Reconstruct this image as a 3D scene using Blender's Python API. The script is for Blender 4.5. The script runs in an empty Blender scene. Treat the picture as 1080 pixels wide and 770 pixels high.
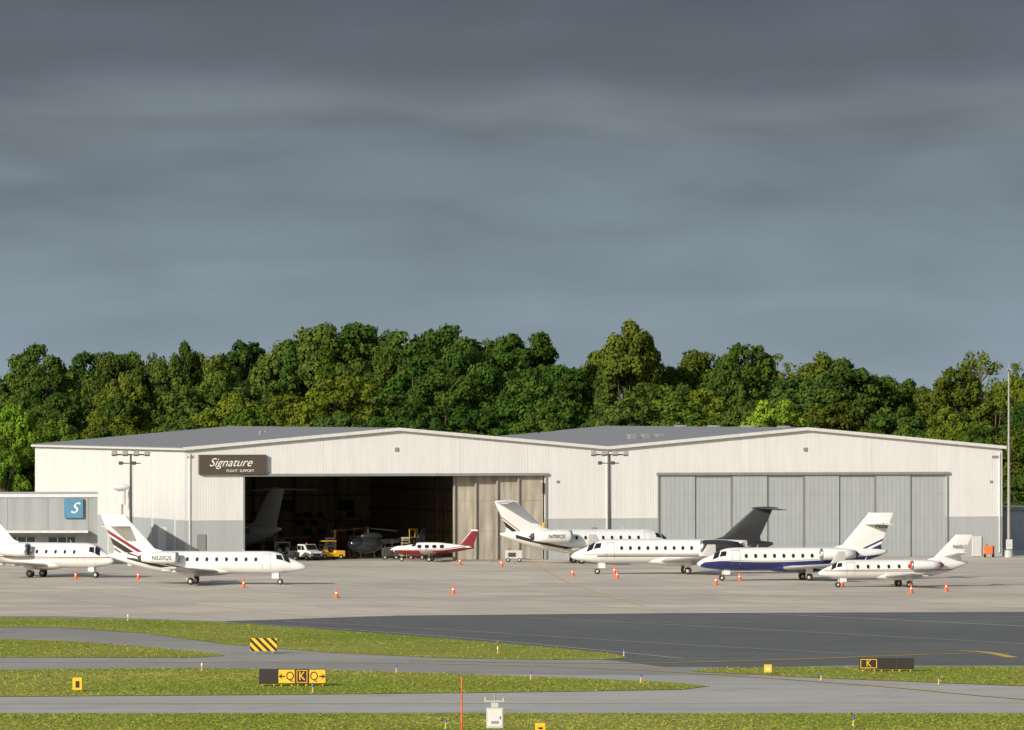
import bpy, math, random
import numpy as np
from mathutils import Vector, Matrix
random.seed(7)
rng=np.random.default_rng(7)
F=7000.0;H=16.4;YH=430.0
def G(px,py):
    Y=F*H/(py-YH); return ((px-540)*Y/F, Y)
def Zp(py,Y): return H-(py-YH)*Y/F
sc=bpy.context.scene
col=sc.collection
# ---------------------------------------------------------------- materials
def new_mat(name):
    m=bpy.data.materials.new(name); m.use_nodes=True
    return m,m.node_tree,m.node_tree.nodes['Principled BSDF']
def N(nt,t,**k):
    n=nt.nodes.new(t)
    for a,b in k.items(): setattr(n,a,b)
    return n
def M(nt,op,a,b=None,c=None,clamp=False):
    n=nt.nodes.new('ShaderNodeMath'); n.operation=op; n.use_clamp=clamp
    for i,v in enumerate((a,b,c)):
        if v is None: continue
        if isinstance(v,(int,float)): n.inputs[i].default_value=v
        else: nt.links.new(v,n.inputs[i])
    return n.outputs[0]
def noise(nt,vec,scale,detail=4,rough=.55):
    n=N(nt,'ShaderNodeTexNoise'); n.inputs['Scale'].default_value=scale
    n.inputs['Detail'].default_value=detail; n.inputs['Roughness'].default_value=rough
    if vec is not None: nt.links.new(vec,n.inputs['Vector'])
    return n.outputs['Fac']
def mapr(nt,v,a,b,c,d):
    n=N(nt,'ShaderNodeMapRange'); nt.links.new(v,n.inputs[0])
    for i,x in enumerate((a,b,c,d)): n.inputs[i+1].default_value=x
    return n.outputs[0]
def mixc(nt,fac,a,b,mode='MIX'):
    n=N(nt,'ShaderNodeMix'); n.data_type='RGBA'; n.blend_type=mode
    for i,v in ((0,fac),(6,a),(7,b)):
        if isinstance(v,(int,float)): n.inputs[i].default_value=v
        elif isinstance(v,tuple): n.inputs[i].default_value=(*v,1) if len(v)==3 else v
        else: nt.links.new(v,n.inputs[i])
    return n.outputs[2]
def value(nt,colr,val):
    n=N(nt,'ShaderNodeHueSaturation')
    if isinstance(colr,tuple): n.inputs['Color'].default_value=(*colr,1)
    else: nt.links.new(colr,n.inputs['Color'])
    nt.links.new(val,n.inputs['Value']); return n.outputs[0]
def objco(nt): return N(nt,'ShaderNodeTexCoord').outputs['Object']
def bump(nt,b,h,strength=.3,dist=.02):
    n=N(nt,'ShaderNodeBump'); n.inputs['Strength'].default_value=strength; n.inputs['Distance'].default_value=dist
    nt.links.new(h,n.inputs['Height']); nt.links.new(n.outputs[0],b.inputs['Normal'])
def simple(name,c,rough=.5,metal=0,var=.08,scale=2.0,coat=0):
    m,nt,b=new_mat(name); o=objco(nt)
    v=mapr(nt,noise(nt,o,scale),.3,.7,1-var,1+var)
    nt.links.new(value(nt,c,v),b.inputs['Base Color'])
    b.inputs['Roughness'].default_value=rough; b.inputs['Metallic'].default_value=metal
    b.inputs['Coat Weight'].default_value=coat
    return m
def siding(name,c,rib=.3,depth=.03,var=.05,rough=.55,pv=.04,bs=.25):
    m,nt,b=new_mat(name); o=objco(nt)
    s=N(nt,'ShaderNodeSeparateXYZ'); nt.links.new(o,s.inputs[0])
    u=M(nt,'ADD',s.outputs[0],s.outputs[1])
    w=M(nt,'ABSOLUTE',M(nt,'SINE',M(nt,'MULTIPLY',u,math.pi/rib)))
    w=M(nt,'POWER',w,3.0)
    pan=N(nt,'ShaderNodeTexWhiteNoise'); pan.noise_dimensions='1D'
    nt.links.new(M(nt,'FLOOR',M(nt,'DIVIDE',u,.9)),pan.inputs['W'])
    seam=M(nt,'LESS_THAN',M(nt,'FRACT',M(nt,'DIVIDE',u,7.6)),.012)
    cb=N(nt,'ShaderNodeCombineXYZ'); nt.links.new(u,cb.inputs[0]); nt.links.new(M(nt,'MULTIPLY',s.outputs[2],.18),cb.inputs[2])
    st=noise(nt,cb.outputs[0],1.3,5)
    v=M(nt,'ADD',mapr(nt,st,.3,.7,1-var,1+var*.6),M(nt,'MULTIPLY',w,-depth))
    v=M(nt,'ADD',v,M(nt,'MULTIPLY',M(nt,'SUBTRACT',pan.outputs['Value'],.5),pv))
    v=M(nt,'SUBTRACT',v,M(nt,'MULTIPLY',seam,.10))
    nt.links.new(value(nt,c,v),b.inputs['Base Color']); b.inputs['Roughness'].default_value=rough
    bump(nt,b,w,bs,.03)
    return m
MW=siding('white_siding',(.635,.65,.675),.3)
MG=siding('grey_siding',(.36,.39,.415),.3)
MI=siding('interior_liner',(.60,.54,.44),1.2,.10,.16,.6,.08,.3)
MLEAFD=siding('open_door_panel',(.40,.37,.32),.9,.12,.35,.6,.12,.3)
MROOF=siding('roof_metal',(.25,.26,.28),.6,.05,.10,.5)
MDOOR=siding('door_siding',(.345,.38,.405),.5,.06,.08,.55,.03)
MTRIM=simple('trim_white',(.57,.58,.60),.5)
MTRIMG=simple('trim_grey',(.22,.23,.24),.5)
MDARK=simple('dark_metal',(.04,.04,.045),.5)
MSTEEL=simple('steel_grey',(.28,.28,.28),.45,.3)
MINT=simple('interior_steel',(.30,.275,.24),.6)
MRUB=simple('rubber',(.02,.02,.02),.8)
MGLASS=simple('dark_glass',(.012,.015,.02),.08)
MGLASSB=simple('blue_glass',(.05,.08,.10),.12)
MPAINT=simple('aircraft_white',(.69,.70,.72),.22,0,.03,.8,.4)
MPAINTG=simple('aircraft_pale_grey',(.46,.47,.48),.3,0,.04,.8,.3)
MBLUE=simple('aircraft_blue',(.014,.024,.13),.2,0,.1,1,.5)
MNAVY=simple('aircraft_charcoal',(.025,.027,.033),.25,0,.1,1,.4)
MRED=simple('aircraft_maroon',(.16,.012,.025),.25,0,.1,1,.4)
MREDB=simple('cover_red',(.55,.02,.02),.6)
MGOLD=simple('stripe_gold',(.30,.22,.12),.35)
MCHR=simple('polished_metal',(.5,.5,.51),.25,.9)
MORG=simple('cone_orange',(.75,.11,.02),.55)
MYEL=simple('sign_yellow',(.80,.44,.02),.5)
MBLK=simple('sign_black',(.015,.015,.015),.5)
MWHT=simple('white_plastic',(.75,.75,.75),.5)
MCAB=simple('cabinet_grey',(.42,.44,.44),.5)
MSIGN=simple('sign_brown',(.075,.06,.05),.5)
MCYAN=simple('sign_blue',(.08,.22,.36),.4)
MBLEN=simple('lens_blue',(.02,.06,.5),.3)
# ---------------------------------------------------------------- mesh helpers
def link(o,parent=None):
    col.objects.link(o)
    if parent is not None: o.parent=parent
    return o
def mesh(name,verts,faces,mat,parent=None,smooth=False):
    me=bpy.data.meshes.new(name); me.from_pydata([tuple(v) for v in verts],[],faces); me.update()
    if mat: me.materials.append(mat)
    if smooth: me.polygons.foreach_set('use_smooth',[True]*len(me.polygons))
    return link(bpy.data.objects.new(name,me),parent)
def empty(name,loc=(0,0,0),rz=0,parent=None):
    e=bpy.data.objects.new(name,None); e.location=loc; e.rotation_euler=(0,0,rz); e.empty_display_size=.5
    return link(e,parent)
def box(name,b,mat,parent=None,bev=0):
    x0,x1,y0,y1,z0,z1=b
    v=[(x0,y0,z0),(x1,y0,z0),(x1,y1,z0),(x0,y1,z0),(x0,y0,z1),(x1,y0,z1),(x1,y1,z1),(x0,y1,z1)]
    f=[(0,3,2,1),(4,5,6,7),(0,1,5,4),(1,2,6,5),(2,3,7,6),(3,0,4,7)]
    o=mesh(name,v,f,mat,parent)
    if bev:
        m=o.modifiers.new('b','BEVEL'); m.width=bev; m.segments=2
    return o
def prism(name,poly,v0,v1,mat,parent=None,bev=0):   # poly in (x,z), extruded along y
    n=len(poly)
    v=[(p[0],v0,p[1]) for p in poly]+[(p[0],v1,p[1]) for p in poly]
    f=[tuple(range(n)),tuple(range(2*n-1,n-1,-1))]+[(i,i+n,(i+1)%n+n,(i+1)%n) for i in range(n)]
    o=mesh(name,v,f,mat,parent)
    if bev:
        m=o.modifiers.new('b','BEVEL'); m.width=bev; m.segments=3
    return o
def tube(name,p0,p1,r0,r1,mat,parent=None,n=12,cap=True):
    p0=Vector(p0);p1=Vector(p1); d=(p1-p0).normalized()
    a=d.orthogonal().normalized(); b=d.cross(a)
    v=[];
    for p,r in ((p0,r0),(p1,r1)):
        for i in range(n):
            t=2*math.pi*i/n; v.append(p+a*math.cos(t)*r+b*math.sin(t)*r)
    f=[(i,(i+1)%n,(i+1)%n+n,i+n) for i in range(n)]
    if cap: f+=[tuple(range(n-1,-1,-1)),tuple(range(n,2*n))]
    return mesh(name,v,f,mat,parent,False)
def revolve(name,prof,mat,parent,loc=(0,0,0),n=24,axis='x'):
    v=[];f=[]
    for (s,r) in prof:
        for i in range(n):
            t=2*math.pi*i/n
            p=(s,math.cos(t)*r,math.sin(t)*r) if axis=='x' else ((math.cos(t)*r,s,math.sin(t)*r) if axis=='y' else (math.cos(t)*r,math.sin(t)*r,s))
            v.append((p[0]+loc[0],p[1]+loc[1],p[2]+loc[2]))
    for k in range(len(prof)-1):
        for i in range(n):
            f.append((k*n+i,k*n+(i+1)%n,(k+1)*n+(i+1)%n,(k+1)*n+i))
    return mesh(name,v,f,mat,parent,True)
def ellipsoid(name,c,r,mat,parent,n=20):
    prof=[(math.cos(math.pi*k/12),max(.001,math.sin(math.pi*k/12))) for k in range(13)]
    o=revolve(name,prof,mat,parent,n=n)
    for v in o.data.vertices:
        v.co=Vector((v.co.x*r[0]+c[0],v.co.y*r[1]+c[1],v.co.z*r[2]+c[2]))
    return o
def text(name,s,size,mat,parent,loc,xd,yd,shear=0,sx=1):
    cu=bpy.data.curves.new(name,'FONT'); cu.body=s; cu.size=size; cu.align_x='CENTER'; cu.align_y='CENTER'; cu.shear=shear; cu.extrude=.004
    cu.materials.append(mat)
    o=bpy.data.objects.new(name,cu); link(o,parent)
    xd=Vector(xd).normalized(); yd=Vector(yd).normalized(); zd=xd.cross(yd)
    m=Matrix((xd*sx,yd,zd)).transposed().to_4x4(); m.translation=Vector(loc); o.matrix_basis=m
    return o
# ---------------------------------------------------------------- ground sheets
def catmull(pts,closed=True,n=8):
    out=[];k=len(pts)
    rngk=range(k) if closed else range(k-1)
    for i in rngk:
        if closed: p=[pts[(i+j)%k] for j in (-1,0,1,2)]
        else: p=[pts[max(0,min(k-1,i+j))] for j in (-1,0,1,2)]
        for s in range(n):
            t=s/n; r=[]
            for d in (0,1):
                a,b,c,e=(q[d] for q in p)
                r.append(.5*(2*b+(c-a)*t+(2*a-5*b+4*c-e)*t*t+(3*b-a-3*c+e)*t**3))
            out.append(tuple(r))
    if not closed: out.append(pts[-1])
    return out
def sheet(name,pts,z,mat,smooth=False,world=False,thick=0):
    w=pts if world else [G(*p) for p in pts]
    if smooth: w=catmull(w)
    import bmesh
    bm=bmesh.new(); vs=[bm.verts.new((x,y,z)) for x,y in w]; fc=bm.faces.new(vs)
    bmesh.ops.triangulate(bm,faces=bm.faces[:])
    bmesh.ops.recalc_face_normals(bm,faces=bm.faces[:])
    for q in bm.faces:
        q.normal_update()
        if q.normal.z<0: q.normal_flip()
    me=bpy.data.meshes.new(name); bm.to_mesh(me); bm.free(); me.materials.append(mat)
    link(bpy.data.objects.new(name,me)); return w
def line(name,pts,width,z,mat,smooth=True,dash=None,parent=None):
    w=[G(*p) for p in pts]
    if smooth: w=catmull(w,False,10)
    v=[];f=[]
    S=[Vector(p) for p in w]
    for i,p in enumerate(S):
        d=(S[min(i+1,len(S)-1)]-S[max(i-1,0)]).normalized(); n=Vector((-d.y,d.x))*width/2
        v+=[(p.x-n.x,p.y-n.y,z),(p.x+n.x,p.y+n.y,z)]
    for i in range(len(S)-1): k=2*i; f.append((k,k+2,k+3,k+1))
    return mesh(name,v,f,mat,parent)
def grass_mat(name='grass',g=1.0):
    m,nt,b=new_mat(name); o=objco(nt)
    a=noise(nt,o,.05,5); c=noise(nt,o,.25,5,.65); d=noise(nt,o,4.0,3,.7)
    base=mixc(nt,mapr(nt,a,.35,.65,0,1),(.20*g,.245*g,.034*g),(.30*g,.30*g,.07*g))
    base=mixc(nt,mapr(nt,c,.40,.72,0,.5),base,(.15*g,.20*g,.03*g))
    base=value(nt,base,mapr(nt,d,.25,.75,.90,1.10))
    nt.links.new(base,b.inputs['Base Color']); b.inputs['Roughness'].default_value=.9
    b.inputs['Specular IOR Level'].default_value=.1
    bump(nt,b,d,.25,.06); return m
MGRASS=grass_mat(); MTUFT=grass_mat('grass_blades',.95)
def pave(name,c,slab=None,var=.12,joint=.7,streak=1):
    m,nt,b=new_mat(name); o=objco(nt)
    mp=N(nt,'ShaderNodeMapping'); nt.links.new(o,mp.inputs[0]); mp.inputs['Rotation'].default_value=(0,0,-math.radians(17))
    o2=mp.outputs[0]
    big=noise(nt,o2,.03,4); med=noise(nt,o2,.25,6,.65); fine=noise(nt,o2,5,3,.7)
    v=mapr(nt,big,.3,.7,1-var,1+var); v=M(nt,'MULTIPLY',v,mapr(nt,med,.3,.7,1-var,1+var*.8)); v=M(nt,'MULTIPLY',v,mapr(nt,fine,.2,.8,.9,1.1))
    colr=value(nt,c,v)
    if slab:
        br=N(nt,'ShaderNodeTexBrick'); nt.links.new(o2,br.inputs['Vector']); br.offset=0
        br.inputs['Scale'].default_value=1; br.inputs['Brick Width'].default_value=slab; br.inputs['Row Height'].default_value=slab
        br.inputs['Mortar Size'].default_value=.10; br.inputs['Mortar Smooth'].default_value=.3
        br.inputs['Color1'].default_value=(.88,.88,.88,1); br.inputs['Color2'].default_value=(1.08,1.06,1.03,1); br.inputs['Mortar'].default_value=(joint,joint,joint*.98,1)
        colr=mixc(nt,1.0,colr,br.outputs['Color'],'MULTIPLY')
    vo=noise(nt,o2,.11,8,.7); stn=mapr(nt,vo,.56,.72,0,.55)
    colr=mixc(nt,stn,colr,tuple(x*.5 for x in c))
    # long faint tyre streaks running with the pavement
    ms=N(nt,'ShaderNodeMapping'); nt.links.new(o,ms.inputs[0]); ms.inputs['Scale'].default_value=(.02,1.1,1)
    colr=value(nt,colr,mapr(nt,noise(nt,ms.outputs[0],1.0,4,.6),.35,.7,1.05,.86))
    nt.links.new(colr,b.inputs['Base Color']); b.inputs['Roughness'].default_value=.85
    b.inputs['Specular IOR Level'].default_value=.25
    bump(nt,b,fine,.3,.01); return m
MCON=pave('apron_concrete',(.53,.49,.44),7.6,.10,.62)
MASP=pave('asphalt_dark',(.12,.127,.135),None,.12)
MTAX=pave('taxiway_pavement',(.40,.40,.395),None,.10)
MTAX2=pave('taxiway_old_asphalt',(.30,.298,.292),None,.12)
def linemat(name,c,wear=.5):
    m,nt,b=new_mat(name); o=objco(nt)
    f=mapr(nt,noise(nt,o,1.5,6,.7),.35,.7,0,wear)
    nt.links.new(mixc(nt,f,c,(.2,.2,.19)),b.inputs['Base Color']); b.inputs['Roughness'].default_value=.8; return m
MLY=linemat('line_yellow',(.60,.42,.06)); MLW=linemat('line_white',(.50,.50,.48),.8)
sheet('ground',[(-6000,-200),(6000,-200),(6000,9000),(-6000,9000)],0,MGRASS,world=True)
sheet('taxiway',[(-700,752.5),(1900,752.5),(1900,730),(1900,640),(-700,640)],.006,MTAX)
sheet('taxiway_connector',[(-700,708.5),(300,708.5),(620,712),(760,712),(1900,712),(1900,640),(-700,640)],.012,MTAX2)
asp=[(235,655.5),(420,649.5),(700,647),(1080,645.5),(1900,643),(1900,703),(1080,702),(900,702),(780,704),(700,703.5),(650,697),(500,690),(380,672)]
sheet('asphalt_ramp',asp,.018,MASP)
ap=[(-900,650),(60,650),(235,655.5),(420,649.5),(700,647),(1080,645.5),(1900,643)]
apw=[G(*p) for p in ap]+[(420,790),(-300,790)]
sheet('apron',apw,.024,MCON,world=True)
GI={}
GI['a']=sheet('grass_island',[(-700,650),(0,651.5),(120,653),(220,656),(330,663),(460,673),(580,683),(650,690),(662,694),(640,696),(560,696),(460,694),(340,688),(240,680),(150,668),(60,662),(0,661.5),(-700,661)],.032,MGRASS,smooth=False)
GI['b']=sheet('grass_island',[(-700,673),(0,674),(80,677),(150,682),(225,689),(238,692),(200,694),(0,693.5),(-700,693)],.032,MGRASS)
GI['c']=sheet('grass_island',[(-700,707),(0,706.5),(200,705),(330,706.5),(480,711),(620,716),(710,720),(748,724),(720,727.5),(640,729),(500,731),(300,733),(0,735),(-700,736)],.032,MGRASS)
GI['d']=sheet('grass_island',[(728,707.5),(760,704.5),(850,703.5),(1000,703.5),(1900,705),(1900,745),(1200,727),(1080,724),(980,720),(880,716),(800,712),(745,709.5)],.032,MGRASS)
line('taxi_line',[(-300,699),(150,699),(400,699.5),(650,706),(900,722),(1080,738),(1300,752)],.35,.040,MLY)
line('taxi_line',[(-400,743),(540,742),(1500,741)],.25,.040,MLY)
line('taxi_line',[(430,697),(640,700),(800,697),(1000,690),(1066,690)],.5,.040,MLY)
line('taxi_line',[(240,657),(360,664),(520,676),(650,688),(720,695)],.3,.040,MLW)
line('taxi_line',[(300,655.5),(460,664),(700,679),(900,690)],.25,.040,MLW)
line('apron_line',[(560,652),(760,662),(1000,675),(1200,686)],.28,.040,MLW)
line('apron_line',[(800,647.5),(940,654),(1080,661),(1300,672)],.45,.040,MLW)
line('apron_line',[(840,648),(1000,650),(1400,655)],.3,.040,MLW)
line('apron_line',[(1010,687),(1040,688.5),(1068,694)],.8,.042,MLY)
line('apron_line',[(-300,628),(400,630),(1400,626)],.25,.030,MLY)
line('apron_line',[(560,592),(600,615),(680,640)],.2,.030,MLY)
line('edge_line',[(-200,752),(1500,752)],.2,.041,MLW,False)
# ---------------------------------------------------------------- hangars
TH=math.radians(17); cc,sn=math.cos(TH),math.sin(TH)
Bx,By=G(1057,587)
k195=(195-540)/F
s_=(Bx-k195*By)/(cc-k195*sn)
Ax,Ay=Bx-cc*s_,By-sn*s_
W=s_
def U(px):
    k=(px-540)/F; return (k*Ay-Ax)/(cc-k*sn)
k37=(37-540)/F
LD=(Ax-k37*Ay)/(sn+k37*cc)
UV=U(640)
EV,PK,HD,BAND=12.0,14.05,9.2,4.45
def loc(u,v,z=0): return (Ax+cc*u-sn*v, Ay+sn*u+cc*v, z)
def hangar(u0,u1,o0,o1,left):
    h=empty('hangar',loc(u0,0),TH)
    w=u1-u0;a=o0-u0;b=o1-u0;mid=w/2
    t=.3
    for nm,x0,x1 in (('pier_a',0,a),('pier_b',b,w)):
        box(nm+'_base',(x0,x1,0,t,0,BAND),MG,h); box(nm+'_upper',(x0,x1,0,t,BAND,HD),MW,h)
        box(nm+'_flashing',(x0,x1,-.04,-.002,BAND-.05,BAND+.05),MTRIM,h)
    prism('gable_front',[(0,HD),(w,HD),(w,EV),(mid,PK),(0,EV)],0,t,MW,h)
    box('door_head_track',(a-.3,b+.3,-.25,-.003,HD-.12,HD+.16),MTRIMG,h)
    box('jamb_left',(a-.18,a,-.12,-.003,0,HD-.13),MTRIMG,h); box('jamb_right',(b,b+.18,-.12,-.003,0,HD-.13),MTRIMG,h)
    if left:
        box('side_wall_base',(0,t,t,LD,0,BAND),MG,h); box('side_wall_upper',(0,t,t,LD,BAND,EV),MW,h)
        for i in range(3): box('side_door',(-.05,-.004,8+i*17,11.6+i*17,.05,3.6),MTRIM,h)
    else:
        box('side_wall_base',(w-t,w,t,LD,0,BAND),MG,h); box('side_wall_upper',(w-t,w,t,LD,BAND,EV),MW,h)
        box('divider_wall',(0,t,t,LD-t,0,EV),MI,h)
    prism('back_wall',[(t,0),(w-t,0),(w-t,EV),(mid,PK),(t,EV)],LD-t,LD,MI,h)
    e0=-.35 if left else .002; e1=w-.002 if left else w+.35
    sl=(PK-EV)/mid
    prism('roof_left',[(e0,EV+.02+sl*e0),(mid,PK+.02),(mid,PK+.2),(e0,EV+.2+sl*e0)],-.4,LD+.4,MROOF,h)
    prism('roof_right',[(mid,PK+.02),(e1,EV+.02+sl*(w-e1)),(e1,EV+.2+sl*(w-e1)),(mid,PK+.2)],-.4,LD+.4,MROOF,h)
    prism('rake_trim_left',[(e0,EV-.12+sl*e0),(mid,PK-.12),(mid,PK+.22),(e0,EV+.22+sl*e0)],-.46,-.405,MTRIM,h)
    prism('rake_trim_right',[(mid,PK-.12),(e1,EV-.12+sl*(w-e1)),(e1,EV+.22+sl*(w-e1)),(mid,PK+.22)],-.46,-.405,MTRIM,h)
    if left:
        box('gutter',(-.5,-.36,-.4,LD,EV-.12,EV+.08),MTRIM,h)
        for i in range(7): box('downspout',(-.12,-.004,4+i*LD/7,4.15+i*LD/7,0,EV-.13),MTRIM,h)
    nb=6
    for i in range(1,nb+1):
        v=LD*i/(nb+.4)
        box('column',(t,t+.5,v,v+.3,0,EV-.3),MINT,h)
        prism('rafter',[(t,EV-1.1),(mid,PK-.9),(w-.4,EV-1.1),(w-.4,EV-.05),(mid,PK-.03),(t,EV-.05)],v,v+.25,MINT,h)
    for j in range(9):
        x=w*(j+.5)/9; z=EV+(mid-abs(x-mid))*sl-.35
        box('purlin',(x,x+.15,t,LD-t,z,z+.25),MINT,h)
    return h,w,a,b
h1,w1,a1,b1=hangar(0,UV,U(258),U(575),True)
h2,w2,a2,b2=hangar(UV,W,U(695),U(998),False)
box('bay_wall_liner',(b1+.35,b1+.6,.4,LD-.4,0,EV-.05),MI,h1)
for i in range(12):
    v=2.5+i*3.6
    box('bay_wall_post',(b1+.05,b1+.345,v,v+.28,0,EV-.6),MINT,h1)
for z in (2.2,4.6,7.0,9.4):
    box('bay_wall_girt',(b1+.2,b1+.345,.4,LD-.4,z,z+.18),MINT,h1)
for i in range(9): box('back_post',(1+i*5.0,1.3+i*5.0,LD-.75,LD-.305,0,EV),MINT,h1)
for z in (3,6,9): box('back_girt',(.4,w1-.4,LD-.5,LD-.31,z,z+.2),MINT,h1)
for i in range(5): box('back_window',(6+i*7.5,8.5+i*7.5,LD-.34,LD-.302,4.2,5.6),MGLASSB,h1)
# open bay stacked door leaves
for i in range(4):
    x1=b1-.1-i*2.3; x0=x1-2.9; v=.45+i*.35
    box('open_door_leaf',(x0,x1,v,v+.12,.05,HD-.1),MLEAFD,h1)
    for z in (3.1,6.4): box('door_leaf_rail',(x0+.05,x1-.05,v-.045,v-.003,z,z+.10),MLEAFD,h1)
    for x in (x0+.03,): box('door_leaf_stile',(x,x+.12,v-.25,v-.05,.1,HD-.15),MINT,h1)
n=8
for i in range(n):
    x0=a2+(b2-a2)*i/n; x1=a2+(b2-a2)*(i+1)/n; dv=.02+.14*(i%2)
    box('door_leaf',(x0+.03,x1-.03,dv,dv+.12,.06,HD-.13),MDOOR,h2)
    box('door_edge',(x0-.05,x0+.06,dv-.06,dv-.003,.06,HD-.13),MTRIMG,h2)
    for z in (1.6,BAND,7.0):
        box('door_seam',(x0+.07,x1-.06,dv-.02,dv-.003,z-.03,z+.03),MDOOR,h2)
    if i in (2,5): box('personnel_door',(x0+1.3,x0+2.3,dv-.05,dv-.004,.08,2.2),MTRIM,h2)
box('door_sill_rail',(a2,b2,-.3,-.01,.03,.07),MTRIMG,h2)
box('door_sill_rail',(a1,b1,-.3,-.01,.03,.07),MTRIMG,h1)
def fac(h,u0,px,py,wd,ht,mat,nm,dep=.12):
    u=U(px)-u0; Y=Ay+sn*U(px); z=Zp(py,Y)
    return box(nm,(u-wd/2,u+wd/2,-dep,-.004,z-ht/2,z+ht/2),mat,h,.02)
for px in (200,): fac(h1,0,px,533,.14,11,MTRIM,'corner_downspout')
fac(h1,0,418,474,.4,.4,MTRIMG,'wall_light'); fac(h2,UV,849,474,.4,.4,MTRIMG,'wall_light')
fac(h1,0,212,574,1.0,2.1,MTRIMG,'personnel_door'); fac(h1,0,603,574,1.0,2.2,MTRIM,'personnel_door')
fac(h2,UV,672,576,1.0,2.2,MTRIM,'personnel_door'); fac(h2,UV,1030,576,1.1,2.2,MTRIM,'personnel_door')
for px in (588,): fac(h1,0,px,508,.3,.25,MTRIMG,'wall_light')
for px in (1045,): fac(h2,UV,px,508,.3,.25,MTRIMG,'wall_light')
fac(h1,0,640,525,.14,11,MTRIM,'valley_downspout'); fac(h2,UV,1054,530,.14,11,MTRIM,'corner_downspout')
fac(h2,UV,1050,482,.9,.3,MTRIMG,'hangar_number_plate',.03); fac(h1,0,201,482,.7,.3,MTRIMG,'hangar_number_plate',.03)
fac(h1,0,573,515,.25,1.2,MBLK,'door_motor'); fac(h1,0,573,560,.25,1.8,MYEL,'door_warning')
fac(h1,0,626,560,.5,.8,MTRIMG,'meter_box'); fac(h2,UV,684,566,.6,.9,MCAB,'meter_box')
for i in range(3): box('roof_vent',(w2*.17+i*1.6,w2*.17+i*1.6+.9,16,17,EV+.9,EV+1.5),MTRIMG,h2,.05)
for i in range(4): box('ridge_vent',(w2/2-.3,w2/2+.3,6+i*12,9+i*12,PK+.1,PK+.35),MTRIMG,h2,.05)
for i in range(2): tube('roof_pipe',(w1*.3+i*3,22+i*9,EV+1),(w1*.3+i*3,22+i*9,EV+1.9),.12,.12,MTRIMG,h1)
us=U(209);ue=U(280);Ysg=Ay+sn*us
sg=empty('company_sign',loc(us,-.35,Zp(500.5,Ysg)),TH)
box('panel',(0,ue-us,-.12,.30,0,2.1),MSIGN,sg,.03)
text('lettering','Signature',1.25,MWHT,sg,((ue-us)/2-.3,-.13,1.25),(1,0,0),(0,0,1),.45)
text('lettering_small','FLIGHT  SUPPORT',.38,MWHT,sg,((ue-us)/2+.8,-.13,.38),(1,0,0),(0,0,1))
# low annex on the left
Xa,Ya=G(103,596)
an=empty('terminal_annex',(Xa,Ya,0),math.radians(4))
MAN=siding('annex_panel',(.30,.325,.345),1.6,.10,.06)
za=Zp(521,Ya)
box('body',(-46,0,0,18,0,za-.35),MAN,an); box('parapet',(-46.1,.1,-.15,18.1,za-.347,za),MTRIM,an)
for i in range(9):
    x=-2.2-i*4.2
    box('window',(x-2.9,x,-.05,-.004,1.0,2.9),MGLASSB,an); box('window_frame',(x-3.0,x+.1,-.03,-.003,2.95,3.05),MTRIMG,an)
    for k in range(3): box('mullion',(x-2.9+k*.95+.9,x-2.9+k*.95+.98,-.07,-.053,1.0,2.9),MTRIM,an)
box('canopy',(-46,-1,-2.2,-.16,3.4,3.65),MTRIM,an)
for i in range(11): box('panel_joint',(-1-i*4.2,-.94-i*4.2,-.02,-.003,3.7,za-.36),MTRIMG,an)
box('rooftop_unit',(-20,-17,6,9,za+.02,za+1.2),MCAB,an,.05)
box('logo_panel',(-3.5,-1.5,-.35,-.16,za-2.5,za-.45),MCYAN,an,.03)
text('logo_letter','S',1.6,MWHT,an,(-2.5,-.36,za-1.5),(1,0,0),(0,0,1),.45)
Xr,Yr=G(1066,580)
rb=empty('storage_building',(Xr,Yr,0),0)
box('body',(0,26,0,14,0,4.6),MG,rb); box('roof',(-.3,26.3,-.3,14.3,4.603,4.9),MTRIMG,rb)
for i in range(4): box('roller_door',(2+i*6,6+i*6,-.05,-.004,0.02,3.4),MTRIM,rb)
hv=empty('exhaust_duct',loc(-1.0,24,0),TH)
tube('duct',(0,0,5.8),(0,0,7.6),.4,.4,MTRIM,hv,20); ellipsoid('cowl',(-.2,-.2,7.7),(.95,.55,.42),MTRIM,hv); tube('support',(0,0,0.02),(0,0,5.8),.12,.12,MSTEEL,hv)
# ---------------------------------------------------------------- light poles
def lightpole(px,pyb,pyt,arm=1.7,n=4):
    X,Y=G(px,pyb); z=Zp(pyt,Y)
    e=empty('floodlight_pole',(X,Y,0))
    tube('base',(0,0,0),(0,0,.6),.35,.33,MCAB,e); tube('mast',(0,0,.6),(0,0,z),.17,.10,MDARK,e)
    box('crossarm',(-arm,arm,-.06,.06,z-.12,z+.02),MDARK,e)
    box('lower_crossarm',(-arm*.6,arm*.6,-.05,.05,z-1.0,z-.9),MDARK,e)
    for i in range(n):
        x=-arm+2*arm*i/(n-1)
        o=box('floodlight',(-.28,.28,-.34,.1,-.15,.3),MSTEEL,e,.05); o.location=(x,-.15,z-.05); o.rotation_euler=(math.radians(-25),0,0)
        if i%2==0: o=box('floodlight',(-.22,.22,-.3,.1,-.1,.25),MDARK,e,.05); o.location=(x*.6,-.15,z-1.0)
    tube('ladder_rail',(.22,0,1),(.22,0,z-1),.02,.02,MDARK,e,6)
lightpole(138,597,479); lightpole(643,594,479)
X,Y=G(1064,588); z=Zp(391,Y)
e=empty('light_mast',(X,Y,0))
tube('base',(0,0,0),(0,0,.8),.5,.45,MCAB,e); tube('mast',(0,0,.8),(0,0,z),.20,.09,MSTEEL,e); box('head',(-.3,.3,-.2,.2,z,z+.25),MSTEEL,e,.05)
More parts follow.
